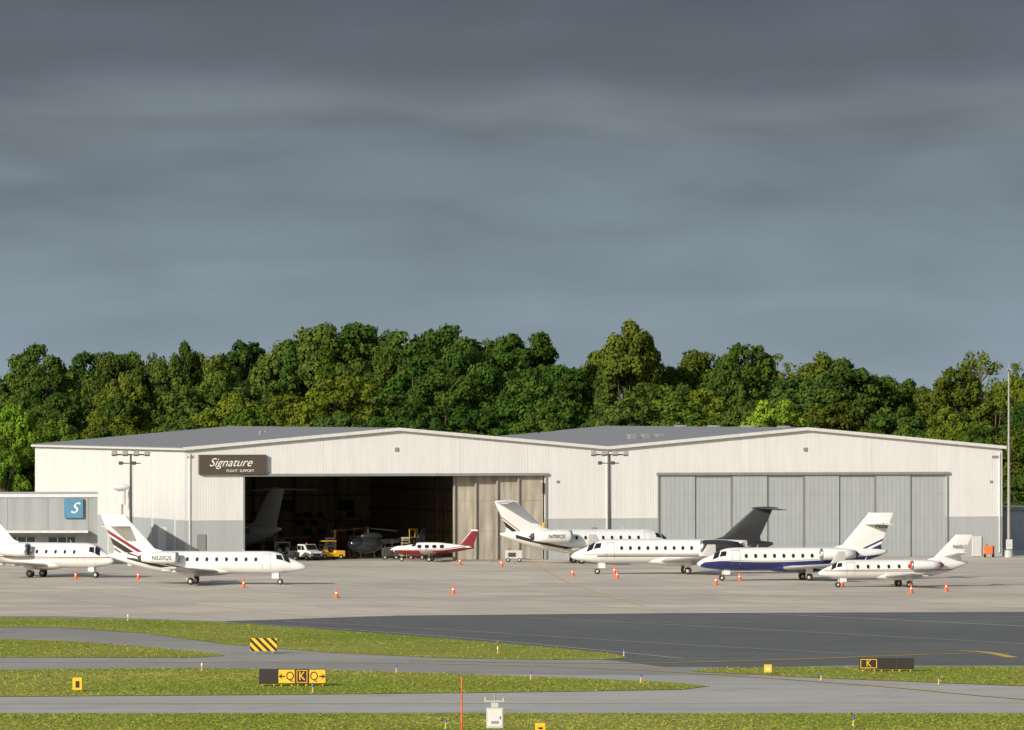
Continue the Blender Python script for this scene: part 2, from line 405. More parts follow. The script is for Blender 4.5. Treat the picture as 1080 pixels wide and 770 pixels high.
box('lamp',(-.3,-.06,-.4,-.21,z+.02,z+.22),MSTEEL,e,.04); box('lamp',(.06,.3,-.4,-.21,z+.02,z+.22),MSTEEL,e,.04); tube('spike',(0,0,z+.25),(0,0,z+1),.03,.01,MSTEEL,e,6)
box('control_box',(-.35,.35,-.6,-.3,.9,2.0),MCAB,e,.03)
# ---------------------------------------------------------------- aircraft
def hermite(xs,ys,x):
    n=len(xs)
    m=[0]*n
    for i in range(n):
        if i==0: m[i]=(ys[1]-ys[0])/(xs[1]-xs[0])
        elif i==n-1: m[i]=(ys[-1]-ys[-2])/(xs[-1]-xs[-2])
        else:
            d0=(ys[i]-ys[i-1])/(xs[i]-xs[i-1]); d1=(ys[i+1]-ys[i])/(xs[i+1]-xs[i])
            m[i]=0 if d0*d1<=0 else 2*d0*d1/(d0+d1)
    x=min(max(x,xs[0]),xs[-1])
    i=max(0,min(n-2,int(np.searchsorted(xs,x)-1)))
    h=xs[i+1]-xs[i]; t=(x-xs[i])/h
    return (2*t**3-3*t*t+1)*ys[i]+(t**3-2*t*t+t)*h*m[i]+(-2*t**3+3*t*t)*ys[i+1]+(t**3-t*t)*h*m[i+1]
TAB=[(0,.03,-.42),(.006,.15,-.41),(.02,.29,-.37),(.05,.47,-.30),(.08,.61,-.23),(.105,.76,-.14),(.13,.88,-.07),(.17,.97,-.01),(.21,1,0),(.62,1,0),(.72,.93,.06),(.80,.78,.17),(.88,.56,.33),(.95,.33,.50),(1,.10,.62)]
TABP=[(0,.30,-.12),(.01,.42,-.12),(.05,.55,-.12),(.12,.66,-.14),(.22,.78,-.10),(.27,.93,-.02),(.33,1,0),(.5,1,0),(.6,.88,.05),(.75,.58,.12),(.9,.30,.2),(1,.10,.25)]
class Body:
    def __init__(s,tab,Lf,R,zc):
        s.t=[a[0] for a in tab]; s.r=[a[1] for a in tab]; s.z=[a[2] for a in tab]; s.L=Lf; s.R=R; s.zc=zc
    def p(s,x):
        t=-x/s.L; return hermite(s.t,s.r,t)*s.R, s.zc+hermite(s.t,s.z,t)*s.R
    def pt(s,x,phi,side,off):
        r,z=s.p(x); r+=off; return (x,side*r*math.cos(phi),z+r*math.sin(phi))
    def build(s,mat,parent):
        ns=80;nr=36;v=[];f=[]
        for i in range(ns+1):
            t=(i/ns)**1.25; r,z=s.p(-t*s.L)
            for j in range(nr):
                a=2*math.pi*j/nr; v.append((-t*s.L,r*math.cos(a),z+r*math.sin(a)))
        for i in range(ns):
            for j in range(nr): f.append((i*nr+j,i*nr+(j+1)%nr,(i+1)*nr+(j+1)%nr,(i+1)*nr+j))
        f.append(tuple(range(nr-1,-1,-1))); f.append(tuple(range(ns*nr,ns*nr+nr)))
        return mesh('fuselage',v,f,mat,parent,True)
    def ribbon(s,nm,x0,x1,lo,hi,mat,parent,off=.012,n=60,m=8):
        v=[];f=[]
        for side in (1,-1):
            for i in range(n+1):
                x=x0+(x1-x0)*i/n; r,z=s.p(x)
                pl=-math.pi/2 if lo is None else math.asin(max(-1,min(1,(lo(x)-z)/r)))
                ph=math.asin(max(-1,min(1,(hi(x)-z)/r)))
                ph=max(pl,ph)
                for k in range(m+1): v.append(s.pt(x,pl+(ph-pl)*k/m,side,off))
            b=0 if side==1 else (n+1)*(m+1)
            for i in range(n):
                for k in range(m):
                    q=b+i*(m+1)+k; f.append((q,q+1,q+m+2,q+m+1))
        return mesh(nm,v,f,mat,parent,True)
    def patch(s,nm,cs,mat,parent,off=.016):
        v=[];f=[];n=6
        for side in (1,-1):
            b=len(v)
            for i in range(n+1):
                for j in range(n+1):
                    a=i/n;c=j/n
                    t=(cs[0][0]*(1-a)+cs[3][0]*a)*(1-c)+(cs[1][0]*(1-a)+cs[2][0]*a)*c
                    ph=(cs[0][1]*(1-a)+cs[3][1]*a)*(1-c)+(cs[1][1]*(1-a)+cs[2][1]*a)*c
                    v.append(s.pt(-t*s.L,math.radians(ph),side,off))
            for i in range(n):
                for j in range(n): q=b+i*(n+1)+j; f.append((q,q+1,q+n+2,q+n+1))
        return mesh(nm,v,f,mat,parent,True)
    def window(s,x,z,rx,rz,mat,parent,ring=None):
        for side in (1,-1):
            for (k,mm,of) in (((1.2,ring,.010),(1,mat,.018)) if ring else ((1,mat,.018),)):
                v=[];r,zc=s.p(x)
                v.append(s.pt(x,math.asin((z-zc)/r),side,of))
                for i in range(14):
                    a=2*math.pi*i/14; ca,sa=math.cos(a),math.sin(a)
                    xx=x+rx*k*math.copysign(abs(ca)**.7,ca); zz=z+rz*k*math.copysign(abs(sa)**.7,sa)
                    r2,z2=s.p(xx); v.append(s.pt(xx,math.asin(max(-1,min(1,(zz-z2)/r2))),side,of))
                mesh('cabin_window' if mm is mat else 'window_ring',v,[(0,i+1,(i+1)%14+1) for i in range(14)],mm,parent)
US=[1,.9,.75,.6,.45,.3,.18,.09,.03,0]
def thick(u,tc): return 5*tc*(.2969*math.sqrt(u)-.126*u-.3516*u*u+.2843*u**3-.1015*u**4)
def loft(nm,secs,mat,parent):
    v=[];f=[];us=[(u,1) for u in US]+[(u,-1) for u in US[-2:0:-1]]; n=len(us)
    for LE,c,tc,td in secs:
        LE=Vector(LE);td=Vector(td)
        for u,sg_ in us: v.append(LE+Vector((-c*u,0,0))+td*(sg_*thick(u,tc)*c))
    for k in range(len(secs)-1):
        for i in range(n): f.append((k*n+i,k*n+(i+1)%n,(k+1)*n+(i+1)%n,(k+1)*n+i))
    f.append(tuple(range(n-1,-1,-1))); f.append(tuple(range((len(secs)-1)*n,len(secs)*n)))
    o=mesh(nm,v,f,mat,parent,True)
    m=o.modifiers.new('e','EDGE_SPLIT'); m.split_angle=math.radians(50)
    return o
def wheel(parent,x,y,r,w):
    revolve('tyre',[(-w/2,r*.55),(-w/2,r*.9),(-w*.3,r),(w*.3,r),(w/2,r*.9),(w/2,r*.55)],MRUB,parent,(x,y,r),20,'y')
    revolve('wheel_hub',[(-w*.42,.001),(-w*.42,r*.56),(w*.42,r*.56),(w*.42,.001)],MCAB,parent,(x,y,r),16,'y')
def stripemat(name,a,b,v0,v1,stops):
    m,nt,bs=new_mat(name); o=objco(nt); s=N(nt,'ShaderNodeSeparateXYZ'); nt.links.new(o,s.inputs[0])
    t=M(nt,'ADD',M(nt,'MULTIPLY',s.outputs[0],a),M(nt,'MULTIPLY',s.outputs[2],b))
    t=mapr(nt,t,v0,v1,0,1); r=N(nt,'ShaderNodeValToRGB'); r.color_ramp.interpolation='CONSTANT'
    el=r.color_ramp.elements
    while len(el)<len(stops): el.new(.5)
    for e_,(p,c) in zip(el,stops): e_.position=p; e_.color=(*c,1)
    nt.links.new(t,r.inputs[0]); nt.links.new(r.outputs[0],bs.inputs['Base Color']); bs.inputs['Roughness'].default_value=.25; bs.inputs['Coat Weight'].default_value=.4
    return m
def jet(npx,npy,yaw,L,R,zc,fh,span,o,at=None):
    X,Y=at if at else G(npx,npy)
    e=empty('business_jet',(X,Y,.03),math.radians(yaw))
    B=Body(TAB,L*.955,R,zc); body=o.get('body',MPAINT); B.build(body,e)
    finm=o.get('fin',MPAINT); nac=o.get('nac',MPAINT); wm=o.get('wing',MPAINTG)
    B.patch('windshield',[(.074,20),(.092,84),(.122,80),(.104,24)],MGLASS,e)
    B.patch('side_window',[(.109,24),(.123,58),(.148,50),(.142,22)],MGLASS,e)
    nw=o.get('nw',8); x0=-.235*L; x1=-.565*L
    for i in range(nw): B.window(x0+(x1-x0)*i/(nw-1),zc+.28*R,.14*o.get('ws',1),.18*o.get('ws',1),MGLASS,e,MPAINTG)
    for xa in (-.165*L,-.165*L-.75):
        B.ribbon('door_seam',xa,xa-.03,lambda x:zc-.55*R,lambda x:zc+.75*R,MSTEEL,e,.014,1)
    B.ribbon('door_seam',-.165*L,-.165*L-.78,lambda x:zc+.73*R,lambda x:zc+.76*R,MSTEEL,e,.014,4,2)
    for st in o.get('rib',[]): B.ribbon('livery_stripe',*st[:4],st[4],e,st[5] if len(st)>5 else .012)
    ellipsoid('wing_fairing',(-.50*L,0,zc-.72*R),(.17*L,R*.98,R*.48),o.get('fair',body),e)
    hs=span/2; zr=zc-.80*R; wr=.21*L*o.get('wc',1); sw=o.get('sweep',.26)*hs
    for sd in (1,-1):
        up=(0,-.06*sd,1)
        secs=[((-.405*L,0,zr),wr*1.12,.12,(0,0,1)),((-.405*L-.35*sw,sd*hs*.3,zr+hs*.3*.06),wr*.78,.11,up),((-.405*L-sw*1.15,sd*hs*.94,zr+hs*.94*.06),wr*.36,.10,up)]
        if o.get('wlet',1):
            secs+=[((-.405*L-sw*1.22,sd*hs*.985,zr+hs*.06+.12),wr*.34,.09,(0,-.7*sd,.7)),((-.405*L-sw*1.22-.65,sd*hs*1.0,zr+hs*.06+1.2*o.get('wlh',1)),wr*.18,.08,(0,-sd,.1))]
        loft('wing',secs,wm,e)
        for q in (.3,.55): ellipsoid('flap_track',(-.405*L-sw*q-wr*.72+.0,sd*hs*q,zr+hs*q*.06-.12),(.55,.06,.10),wm,e,8)
    rn=o.get('rn',.52)*R; nl=o.get('nl',.175)*L; xn=-o.get('nx',.605)*L; yn=R*.88+rn+.12; zn=zc+.42*R
    for sd in (1,-1):
        revolve('nacelle',[(xn,rn*.80),(xn-.02*nl,rn*.90),(xn-.12*nl,rn*.99),(xn-.4*nl,rn*1.03),(xn-.7*nl,rn*.94),(xn-nl,rn*.66),(xn-nl,rn*.58),(xn-nl*.8,rn*.5)],nac,e,(0,sd*yn,zn))
        revolve('intake_lip',[(xn-.1*nl,rn*.74),(xn-.02,rn*.77),(xn+.03,rn*.84),(xn-.01,rn*.92),(xn-.05*nl,rn*.965)],MCHR,e,(0,sd*yn,zn))
        revolve('fan',[(xn-.12*nl,.001),(xn-.14*nl,rn*.2),(xn-.16*nl,rn*.8)],o.get('cover',MDARK),e,(0,sd*yn,zn))
        if 'cover' in o: revolve('intake_cover',[(xn+.05,.001),(xn+.045,rn*.7),(xn+.0,rn*.86)],o['cover'],e,(0,sd*yn,zn)); revolve('exhaust_cover',[(xn-nl-.06,.001),(xn-nl-.05,rn*.6),(xn-nl+.1,rn*.74)],o['cover'],e,(0,sd*yn,zn))
        revolve('exhaust',[(xn-nl*.86,.001),(xn-nl*1.0,rn*.50),(xn-nl*1.06,rn*.46),(xn-nl*1.06,.3*rn),(xn-nl*1.14,.001)],MDARK,e,(0,sd*yn,zn))
        loft('pylon',[((xn-.25*nl,sd*R*.5,zn-.08),nl*.72,.10,(0,0,1)),((xn-.25*nl,sd*(yn-rn*.8),zn),nl*.68,.10,(0,0,1))],body,e)
        xd=(-sd,0,0)
        if o.get('reg'):
            rp=o.get('regpos','nac')
            if rp=='nac': text('registration',o['reg'],.52,MNAVY,e,(xn-nl*.44,sd*(yn+rn*1.04+.01),zn),xd,(0,0,1),.2)
            elif rp[0]=='fin': text('registration',o['reg'],rp[3],MNAVY,e,(rp[1],sd*.17,rp[2]),xd,(0,0,1),.2)
            else:
                rx=rp[0]*L; r,z=B.p(rx); text('registration',o['reg'],rp[2],o.get('regm',MNAVY),e,(rx,sd*(math.sqrt(max(.01,r*r-(rp[1]-z)**2))+.05),rp[1]),xd,(0,-sd*.25,1),.2)
    zt=fh
    fr=o.get('fr',.72)*L; ft=o.get('ft',.86)*L; fc=o.get('fc',.20)*L; ftc=o.get('ftc',.125)*L; zb=zc+.45*R
    fs=[((-fr+.09*L,0,zb+.25*R),fc+.10*L,.03,(0,1,0)),((-fr-.01*L,0,zb+.75*R),fc*.97,.09,(0,1,0)),((-ft,0,zt-.1),ftc,.09,(0,1,0)),((-ft-.02,0,zt),ftc*.96,.06,(0,1,0))]
    loft('fin',fs,finm,e)
    if o.get('tail','T')=='T': zh=zt-.02; xh=-ft-.01*L; hc=.105*L; ts=.085*L
    elif o['tail']=='X': zh=zb+(zt-zb)*.72; xh=-(fr+(ft-fr)*.80); hc=.10*L; ts=.07*L
    else: zh=zb+(zt-zb)*.28; xh=-(fr+(ft-fr)*.45); hc=.115*L; ts=.05*L
    hsp=o.get('hs',.165)*L
    hm=o.get('hm',finm)
    for sd in (1,-1):
        loft('tailplane',[((xh,0,zh),hc,.10,(0,0,1)),((xh-ts,sd*hsp,zh+(-.12 if o.get('tail','T')=='T' else (.05 if o['tail']=='X' else .35))),hc*.52,.09,(0,0,1))],hm,e)
    if o.get('tail','T')=='T': ellipsoid('fin_bullet',(xh-hc*.45,0,zh),(hc*.62,.13,.15),hm,e,12)
    rw=.33*R**.5; gx=-.545*L; gy=o.get('gy',.15)*hs
    for sd in (1,-1):
        tube('main_strut',(gx+.1,sd*gy,zr+.15),(gx,sd*gy,rw),.09,.07,MCHR,e)
        tube('side_brace',(gx+.1,sd*gy*.4,zr+.05),(gx,sd*gy,rw+.3),.04,.04,MSTEEL,e,8)
        box('gear_door',(gx-.35,gx+.35,sd*(gy+.16),sd*(gy+.19),rw*.9,zr+.05),body,e)
        for w_ in (-.13,.13): wheel(e,gx,sd*gy+w_,rw,.17)
    nx=-.125*L; rr,zz=B.p(nx)
    tube('nose_strut',(nx-.1,0,zz-rr*.9),(nx,0,rw*.8),.07,.055,MCHR,e)
    tube('drag_brace',(nx-.7,0,zz-rr*.85),(nx,0,rw*1.6),.035,.035,MSTEEL,e,8)
    for sd in (1,-1): box('nose_gear_door',(nx-.75,nx-.1,sd*.22,sd*.24,rw*1.7,zz-rr*.9),body,e)
    for w_ in (-.11,.11): wheel(e,nx,w_,rw*.78,.13)
    tube('antenna',(-.3*L,0,zc+R*.98),(-.3*L-.15,0,zc+R+.3),.03,.01,MPAINT,e,6)
    tube('antenna',(-.42*L,0,zc-R*1.0),(-.42*L-.12,0,zc-R-.2),.03,.01,MPAINT,e,6)
    for sd in (1,-1): tube('static_wick',(-.405*L-sw*1.2-wr*.33,sd*hs*.9,zr+hs*.055),(-.405*L-sw*1.2-wr*.33-.25,sd*hs*.9,zr+hs*.055),.01,.005,MDARK,e,5)
    return e
WH=(.69,.70,.72);RD=(.22,.015,.03);BK=(.02,.02,.025);BL=(.014,.024,.13)
# jet, far left
L=15.8;z0=2.15
jet(120,610,-27,L,1.22,z0,6.0,16,dict(nw=6,reg='N767FK',regpos=(-.60*L,z0+.95,.55),nx=.53,rn=.54,nl=.22,fr=.70,tail='X',
    rib=[(-.02*L,-.9*L,lambda x:z0-.22,lambda x:z0-.14,MRED),(-.05*L,-.88*L,lambda x:z0-.34,lambda x:z0-.29,MGOLD)]))
# jet with red/black sweep stripes
L=19.4
z1=2.05
finB=stripemat('finB',-.62,-1,-2.8,9.3,[(0,WH),(.765,RD),(.79,WH),(.805,BK),(.855,WH),(.87,RD),(.885,WH)])
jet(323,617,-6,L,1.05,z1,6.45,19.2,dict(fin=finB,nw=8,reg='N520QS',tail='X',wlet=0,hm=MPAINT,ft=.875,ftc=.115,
    rib=[(-.42*L,-.86*L,lambda x:z1-1.1+((-x/19.4-.42)/.5)**1.7*1.75,lambda x:z1-.90+((-x/19.4-.42)/.5)**1.7*1.9,MNAVY),
         (-.40*L,-.86*L,lambda x:z1-.86+((-x/19.4-.40)/.52)**1.7*2.02,lambda x:z1-.78+((-x/19.4-.40)/.52)**1.7*2.1,MRED,.014)]))
# rear centre jet
L=20.5
z2=2.4
finC=stripemat('finC',-.75,-1,0,14,[(0,WH),(.685,RD),(.695,WH),(.705,BK),(.735,WH)])
jet(716,594,16,L,1.2,z2,6.55,20.5,dict(fin=finC,nw=8,reg='N700QS',tail='T',hm=MPAINT,ftc=.12,ft=.865,nl=.2,rn=.58,
    rib=[(-.42*L,-.88*L,lambda x:z2-1.2+((-x/20.5-.42)/.5)**1.7*1.75,lambda x:z2-.98+((-x/20.5-.42)/.5)**1.7*1.92,MNAVY)]))
# charcoal-tail jet
L=20.9
z3=2.25
jet(602,606,184,L,1.2,z3,6.5,21,dict(fin=MNAVY,nw=9,reg='N514FX',tail='T',nac=MNAVY,nl=.18,rn=.54,wing=MPAINTG,regpos=(-.53*L,z3+.72,.46),regm=MNAVY,fr=.71,fc=.18,ft=.86,ftc=.095,
    rib=[(-.58*L,-.955*L,None,lambda x:z3-1.25+min(1,max(0,(-x/20.9-.58)/.26))**1.3*2.5,MNAVY),
         (-.05*L,-.60*L,lambda x:z3-.30,lambda x:z3-.22,MGOLD),(-.12*L,-.60*L,lambda x:z3-.5,lambda x:z3-.38,MNAVY)]))
# blue belly jet
L=19.3
z4=2.05
finE=stripemat('finE',-.45,-1,0,12,[(0,WH),(.345,BL),(.36,WH),(.38,BL)])
def bel(x):
    t=-x/19.3
    return z4-.12-.16*math.sin(min(1,max(0,(t-.1)/.5))*math.pi)-.22*max(0,1-t/.12)+1.9*max(0,t-.64)
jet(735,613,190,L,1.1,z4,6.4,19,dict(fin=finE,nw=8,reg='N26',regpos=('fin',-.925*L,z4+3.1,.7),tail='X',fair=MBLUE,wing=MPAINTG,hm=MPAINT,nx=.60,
    rib=[(-.003*L,-.955*L,None,bel,MBLUE),(-.03*L,-.80*L,lambda x:bel(x)+.07,lambda x:bel(x)+.12,MGOLD,.013)]))
# small light jet
L=14.9
z5=1.65
jet(863,620,194,L,.86,z5,4.75,15.9,dict(fin=MPAINT,nw=6,ws=.9,reg='N60LC',regpos=('fin',-.90*L,z5+2.0,.45),tail='low',wlet=0,cover=MREDB,rn=.52,nl=.19,nx=.565,sweep=.08,gy=.2,fr=.73,ft=.875,ftc=.11,fc=.18,
    rib=[(-.03*L,-.9*L,lambda x:z5-.10,lambda x:z5-.04,MRED),(-.03*L,-.9*L,lambda x:z5-.22,lambda x:z5-.17,MGOLD)]))
# jet stored in the open bay
jl=loc(U(300)+2,13)
hd=math.radians(125)
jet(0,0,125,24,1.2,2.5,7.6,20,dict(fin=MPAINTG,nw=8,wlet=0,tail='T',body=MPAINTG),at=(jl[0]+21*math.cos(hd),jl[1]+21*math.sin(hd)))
def prop_plane(npx,npy,yaw):
    X,Y=G(npx,npy); e=empty('propeller_plane',(X,Y,.03),math.radians(yaw))
    L=8.8;R=.70;zc=1.35;B=Body(TABP,L,R,zc);B.build(MPAINT,e)
    B.ribbon('livery_lower',-.0,-L*.98,None,lambda x:zc-.12+max(0,(-x/L-.6))*1.2,MRED,e,.012)
    B.ribbon('livery_stripe',-.05*L,-.95*L,lambda x:zc-.04+max(0,(-x/L-.6))*1.2,lambda x:zc+.02+max(0,(-x/L-.6))*1.2,MRED,e,.014)
    B.patch('windshield',[(.225,30),(.235,86),(.285,84),(.272,28)],MGLASS,e)
    for i in range(4): B.window(-.32*L-i*.8,zc+.26,.24,.18,MGLASS,e)
    for sd in (1,-1):
        loft('wing',[((-.33*L,0,zc-.5),1.9,.14,(0,0,1)),((-.37*L,sd*6.2,zc-.5+.5),1.05,.12,(0,0,1)),((-.39*L,sd*6.5,zc+.03),.6,.1,(0,0,1))],MPAINT,e)
        loft('tailplane',[((-.86*L,0,zc+.2),1.15,.1,(0,0,1)),((-.89*L,sd*2.2,zc+.22),.75,.1,(0,0,1))],MPAINT,e)
        tube('main_strut',(-.45*L,sd*1.8,zc-.4),(-.45*L,sd*1.8,.28),.06,.05,MCHR,e); wheel(e,-.45*L,sd*1.8,.26,.16)
    loft('fin',[((-.70*L,0,zc+.1),2.5,.04,(0,1,0)),((-.81*L,0,zc+.6),1.5,.09,(0,1,0)),((-.94*L,0,3.25),.75,.08,(0,1,0))],MRED,e)
    loft('rudder_tip',[((-.94*L,0,3.255),.75,.08,(0,1,0)),((-.95*L,0,3.4),.6,.06,(0,1,0))],MPAINT,e)
    tube('nose_strut',(-.12*L,0,zc-.4),(-.10*L,0,.25),.05,.04,MCHR,e); wheel(e,-.10*L,0,.24,.14)
    revolve('spinner',[(.42,.001),(.36,.07),(.2,.15),(0,.2)],MCHR,e,(0,0,zc-.08))
    for i in range(3):
        a=math.radians(90+i*120); d=Vector((0,math.cos(a),math.sin(a))); t=Vector((.4,-math.sin(a)*.9,math.cos(a)*.9)).normalized()
        c=Vector((.15,0,zc-.08)); v=[c+d*.15+t*.06,c+d*.15-t*.06,c+d*.7-t*.10,c+d*1.05-t*.05,c+d*1.05+t*.05,c+d*.7+t*.10]
        o=mesh('blade',v,[(0,1,2,5),(5,2,3,4)],MDARK,e); s=o.modifiers.new('s','SOLIDIFY'); s.thickness=.03
    return e
prop_plane(415,592.5,176)
def helicopter(pos,yaw):
    e=empty('helicopter',(*pos,.03),math.radians(yaw))
    ellipsoid('cabin',(0,0,1.5),(2.0,.85,.95),MNAVY,e,24); ellipsoid('canopy',(.62,0,1.6),(1.42,.80,.80),MGLASS,e,24)
    ellipsoid('engine_cowl',(-.7,0,2.45),(1.3,.45,.42),MNAVY,e)
    tube('tail_boom',(-1.4,0,1.8),(-6.2,0,2.1),.34,.12,MNAVY,e,16)
    loft('tail_fin',[((-5.6,0,1.2),.6,.1,(0,1,0)),((-5.9,0,2.1),.9,.1,(0,1,0)),((-6.5,0,3.2),.5,.1,(0,1,0))],MNAVY,e)
    for sd in (1,-1):
        tube('skid',(-1.6,sd*1.0,.08),(1.6,sd*1.0,.08),.05,.05,MDARK,e); tube('skid_tip',(1.6,sd,.08),(1.95,sd,.3),.05,.04,MDARK,e)
        for x in (-.8,.8): tube('skid_leg',(x,sd*1.0,.1),(x,sd*.4,.85),.04,.04,MDARK,e)
        loft('stabiliser',[((-4.4,0,2.0),.6,.1,(0,0,1)),((-4.5,sd*1.2,2.0),.45,.1,(0,0,1))],MNAVY,e)
    tube('mast',(-.3,0,2.7),(-.3,0,3.3),.09,.07,MSTEEL,e); tube('hub',(-.3,0,3.25),(-.3,0,3.42),.22,.2,MDARK,e)
    for i in range(4):
        a=math.radians(20+90*i); d=Vector((math.cos(a),math.sin(a),0)); t=Vector((-math.sin(a),math.cos(a),0)); c=Vector((-.3,0,3.33))
        v=[c+d*.2+t*.08,c+d*.2-t*.08,c+d*5-t*.15+Vector((0,0,-.25)),c+d*5+t*.15+Vector((0,0,-.25))]
        o=mesh('rotor_blade',v,[(0,1,2,3)],MDARK,e); s=o.modifiers.new('s','SOLIDIFY'); s.thickness=.04
    for i in range(2):
        a=math.radians(35+i*180); tube('tail_rotor_blade',(-6.3,.2,2.3),(-6.3+math.cos(a)*.8,.22,2.3+math.sin(a)*.8),.05,.04,MDARK,e,6)
helicopter(loc(U(400)+1,9)[:2],200)
# ---------------------------------------------------------------- vehicles
def vehicle(nm,px,py,yaw,prof,wd,wheels,mat,wins,pos=None,r=.34):
    X,Y=pos if pos else G(px,py); e=empty(nm,(X,Y,.03),math.radians(yaw))
    prism('body',prof,-wd/2,wd/2,mat,e,.06)
    for w in wins:
        for sd in (1,-1): 
            y=sd*(wd/2+.006); prism('side_window',w,y-.006,y+.006,MGLASS,e)
    for x in wheels:
        for sd in (1,-1): wheel(e,x,sd*(wd/2-.10),r,.24)
    return e
van=[(-1.9,.35),(1.9,.35),(2.0,.7),(1.9,.95),(1.2,1.05),(.75,1.7),(-.35,1.72),(-.45,1.0),(-2.0,1.0)]
e=vehicle('service_truck',322,591,-50,van,1.65,(-1.25,1.2),MPAINT,[[(-.25,1.1),(.3,1.1),(.3,1.58),(-.25,1.58)],[(.38,1.1),(1.0,1.1),(.68,1.58),(.38,1.58)]],r=.3)
mesh('windscreen',[(1.17,-.68,1.12),(1.17,.68,1.12),(.80,.62,1.64),(.80,-.62,1.64)],[(0,1,2,3)],MGLASS,e).location=(.04,0,.03)
box('grille',(1.99,2.02,-.5,.5,.5,.75),MBLK,e); box('headlight',(1.93,2.0,-.78,-.58,.68,.85),MCHR,e); box('headlight',(1.93,2.0,.58,.78,.68,.85),MCHR,e); box('bumper',(1.9,2.08,-.8,.8,.32,.46),MDARK,e,.03)
box('cargo_box',(-1.9,-.6,-.7,.7,1.0,1.5),MDARK,e,.04); tube('beacon',(.2,0,1.72),(.2,0,1.86),.07,.06,MORG,e,10)
tugp=[(-1.5,.3),(1.5,.3),(1.5,.95),(.4,1.0),(.3,.75),(-.5,.75),(-.6,1.05),(-1.5,1.05)]
def tug(px,py,yaw,mat,pos=None):
    e=vehicle('aircraft_tug',px,py,yaw,tugp,1.6,(-1,1),mat,[],pos,.3)
    box('canopy',(-.9,.5,-.7,.7,1.95,2.03),mat,e,.02)
    for x in (-.85,.42):
        for y in (-.65,.65): tube('canopy_post',(x,y,.9),(x,y,1.95),.03,.03,MDARK,e,6)
    box('seat',(-.5,-.1,-.5,.5,.77,1.0),MDARK,e,.04); box('seat_back',(-.55,-.4,-.5,.5,1.0,1.4),MDARK,e,.04); tube('steering_column',(.35,-.3,.9),(.1,-.3,1.25),.03,.03,MDARK,e,6)
tug(228,592,5,MDARK); tug(300,592,15,MDARK); tug(0,0,30,MYEL,loc(U(366),7)[:2])
def gpu(px,py,mat,yaw=0,pos=None):
    X,Y=pos if pos else G(px,py); e=empty('ground_power_cart',(X,Y,.03),math.radians(yaw))
    box('housing',(-.9,.9,-.5,.5,.35,1.25),mat,e,.06); box('louvre',(-.6,.2,-.52,-.503,.55,1.0),MDARK,e); tube('tow_bar',(.9,0,.4),(1.8,0,.25),.03,.03,MDARK,e,6)
    tube('exhaust',(-.5,.2,1.25),(-.5,.2,1.5),.05,.05,MDARK,e,8)
    for x in (-.6,.6):
        for y in (-.45,.45): wheel(e,x,y,.22,.12)
gpu(542,593,MPAINTG); gpu(1043,588,MORG,80)
for px,v,mt,yw in ((440,10,MCAB,0),(345,6,MDARK,30),(385,15,MRED,30),(425,5,MDARK,10),(462,7,MYEL,70),(370,20,MCAB,50),(410,25,MPAINTG,0),(335,10,MCAB,15),(450,4,MRED,5)): gpu(0,0,mt,yw,loc(U(px),v)[:2])
for i,(u_,v_) in enumerate([(U(335),20),(U(425),18),(U(470),14),(U(455),9),(U(375),10)]):
    p=loc(u_,v_); e=empty('work_stand',(p[0],p[1],.03),TH+.3*i)
    for x in (-.8,.8):
        for y in (-.5,.5): tube('leg',(x,y,0),(x*.8,y*.8,2.2),.04,.04,MYEL if i%2 else MCAB,e,6)
    box('platform',(-.8,.8,-.5,.5,2.2,2.28),MCAB,e); box('rail',(-.8,.8,-.5,-.46,3.1,3.15),MYEL,e)
    for x in (-.78,.74): box('rail_post',(x,x+.04,-.5,-.46,2.283,3.1),MYEL,e)
    for k in range(6): box('step',(-.9-.18*k,-.7-.18*k,-.4,.4,2.0-.33*k,2.04-.33*k),MCAB,e)
for i in range(6):   # shelving along the back wall
    p=loc(w1*.25+i*5.2,LD-2.4); e=empty('storage_rack',(p[0],p[1],.03),TH)
    for x in (-1.8,1.8):
        for y in (-.4,.4): box('upright',(x-.05,x+.05,y-.05,y+.05,0,3.6),MORG if i%2 else MSTEEL,e)
    for z in (.3,1.4,2.5,3.5):
        box('shelf',(-1.74,1.74,-.4,.4,z,z+.06),MSTEEL,e)
        for k in range(4):
            if random.random()<.7: box('carton',(-1.6+k*.85,-1.6+k*.85+random.uniform(.4,.75),-.3,.3,z+.062,z+random.uniform(.4,.85)),random.choice((MINT,MDARK,MCAB,MRED,MI)),e)
def cone(px,py):
    X,Y=G(px,py); e=empty('traffic_cone',(X,Y,.026),random.random())
    box('base',(-.24,.24,-.24,.24,0,.05),MORG,e,.01)
    revolve('lower',[(.05,.19),(.38,.12)],MORG,e,n=14,axis='z'); revolve('band',[(.382,.12),(.50,.09)],MWHT,e,n=14,axis='z'); revolve('top',[(.502,.09),(.9,.03),(.91,.001)],MORG,e,n=14,axis='z')
for c in [(355,631),(478,627),(257,620),(146,611),(80,611),(529,598),(485,596),(560,589),(648,606),(651,611),(780,613),(961,626),(998,624),(755,617),(888,619),(604,608)]: cone(*c)
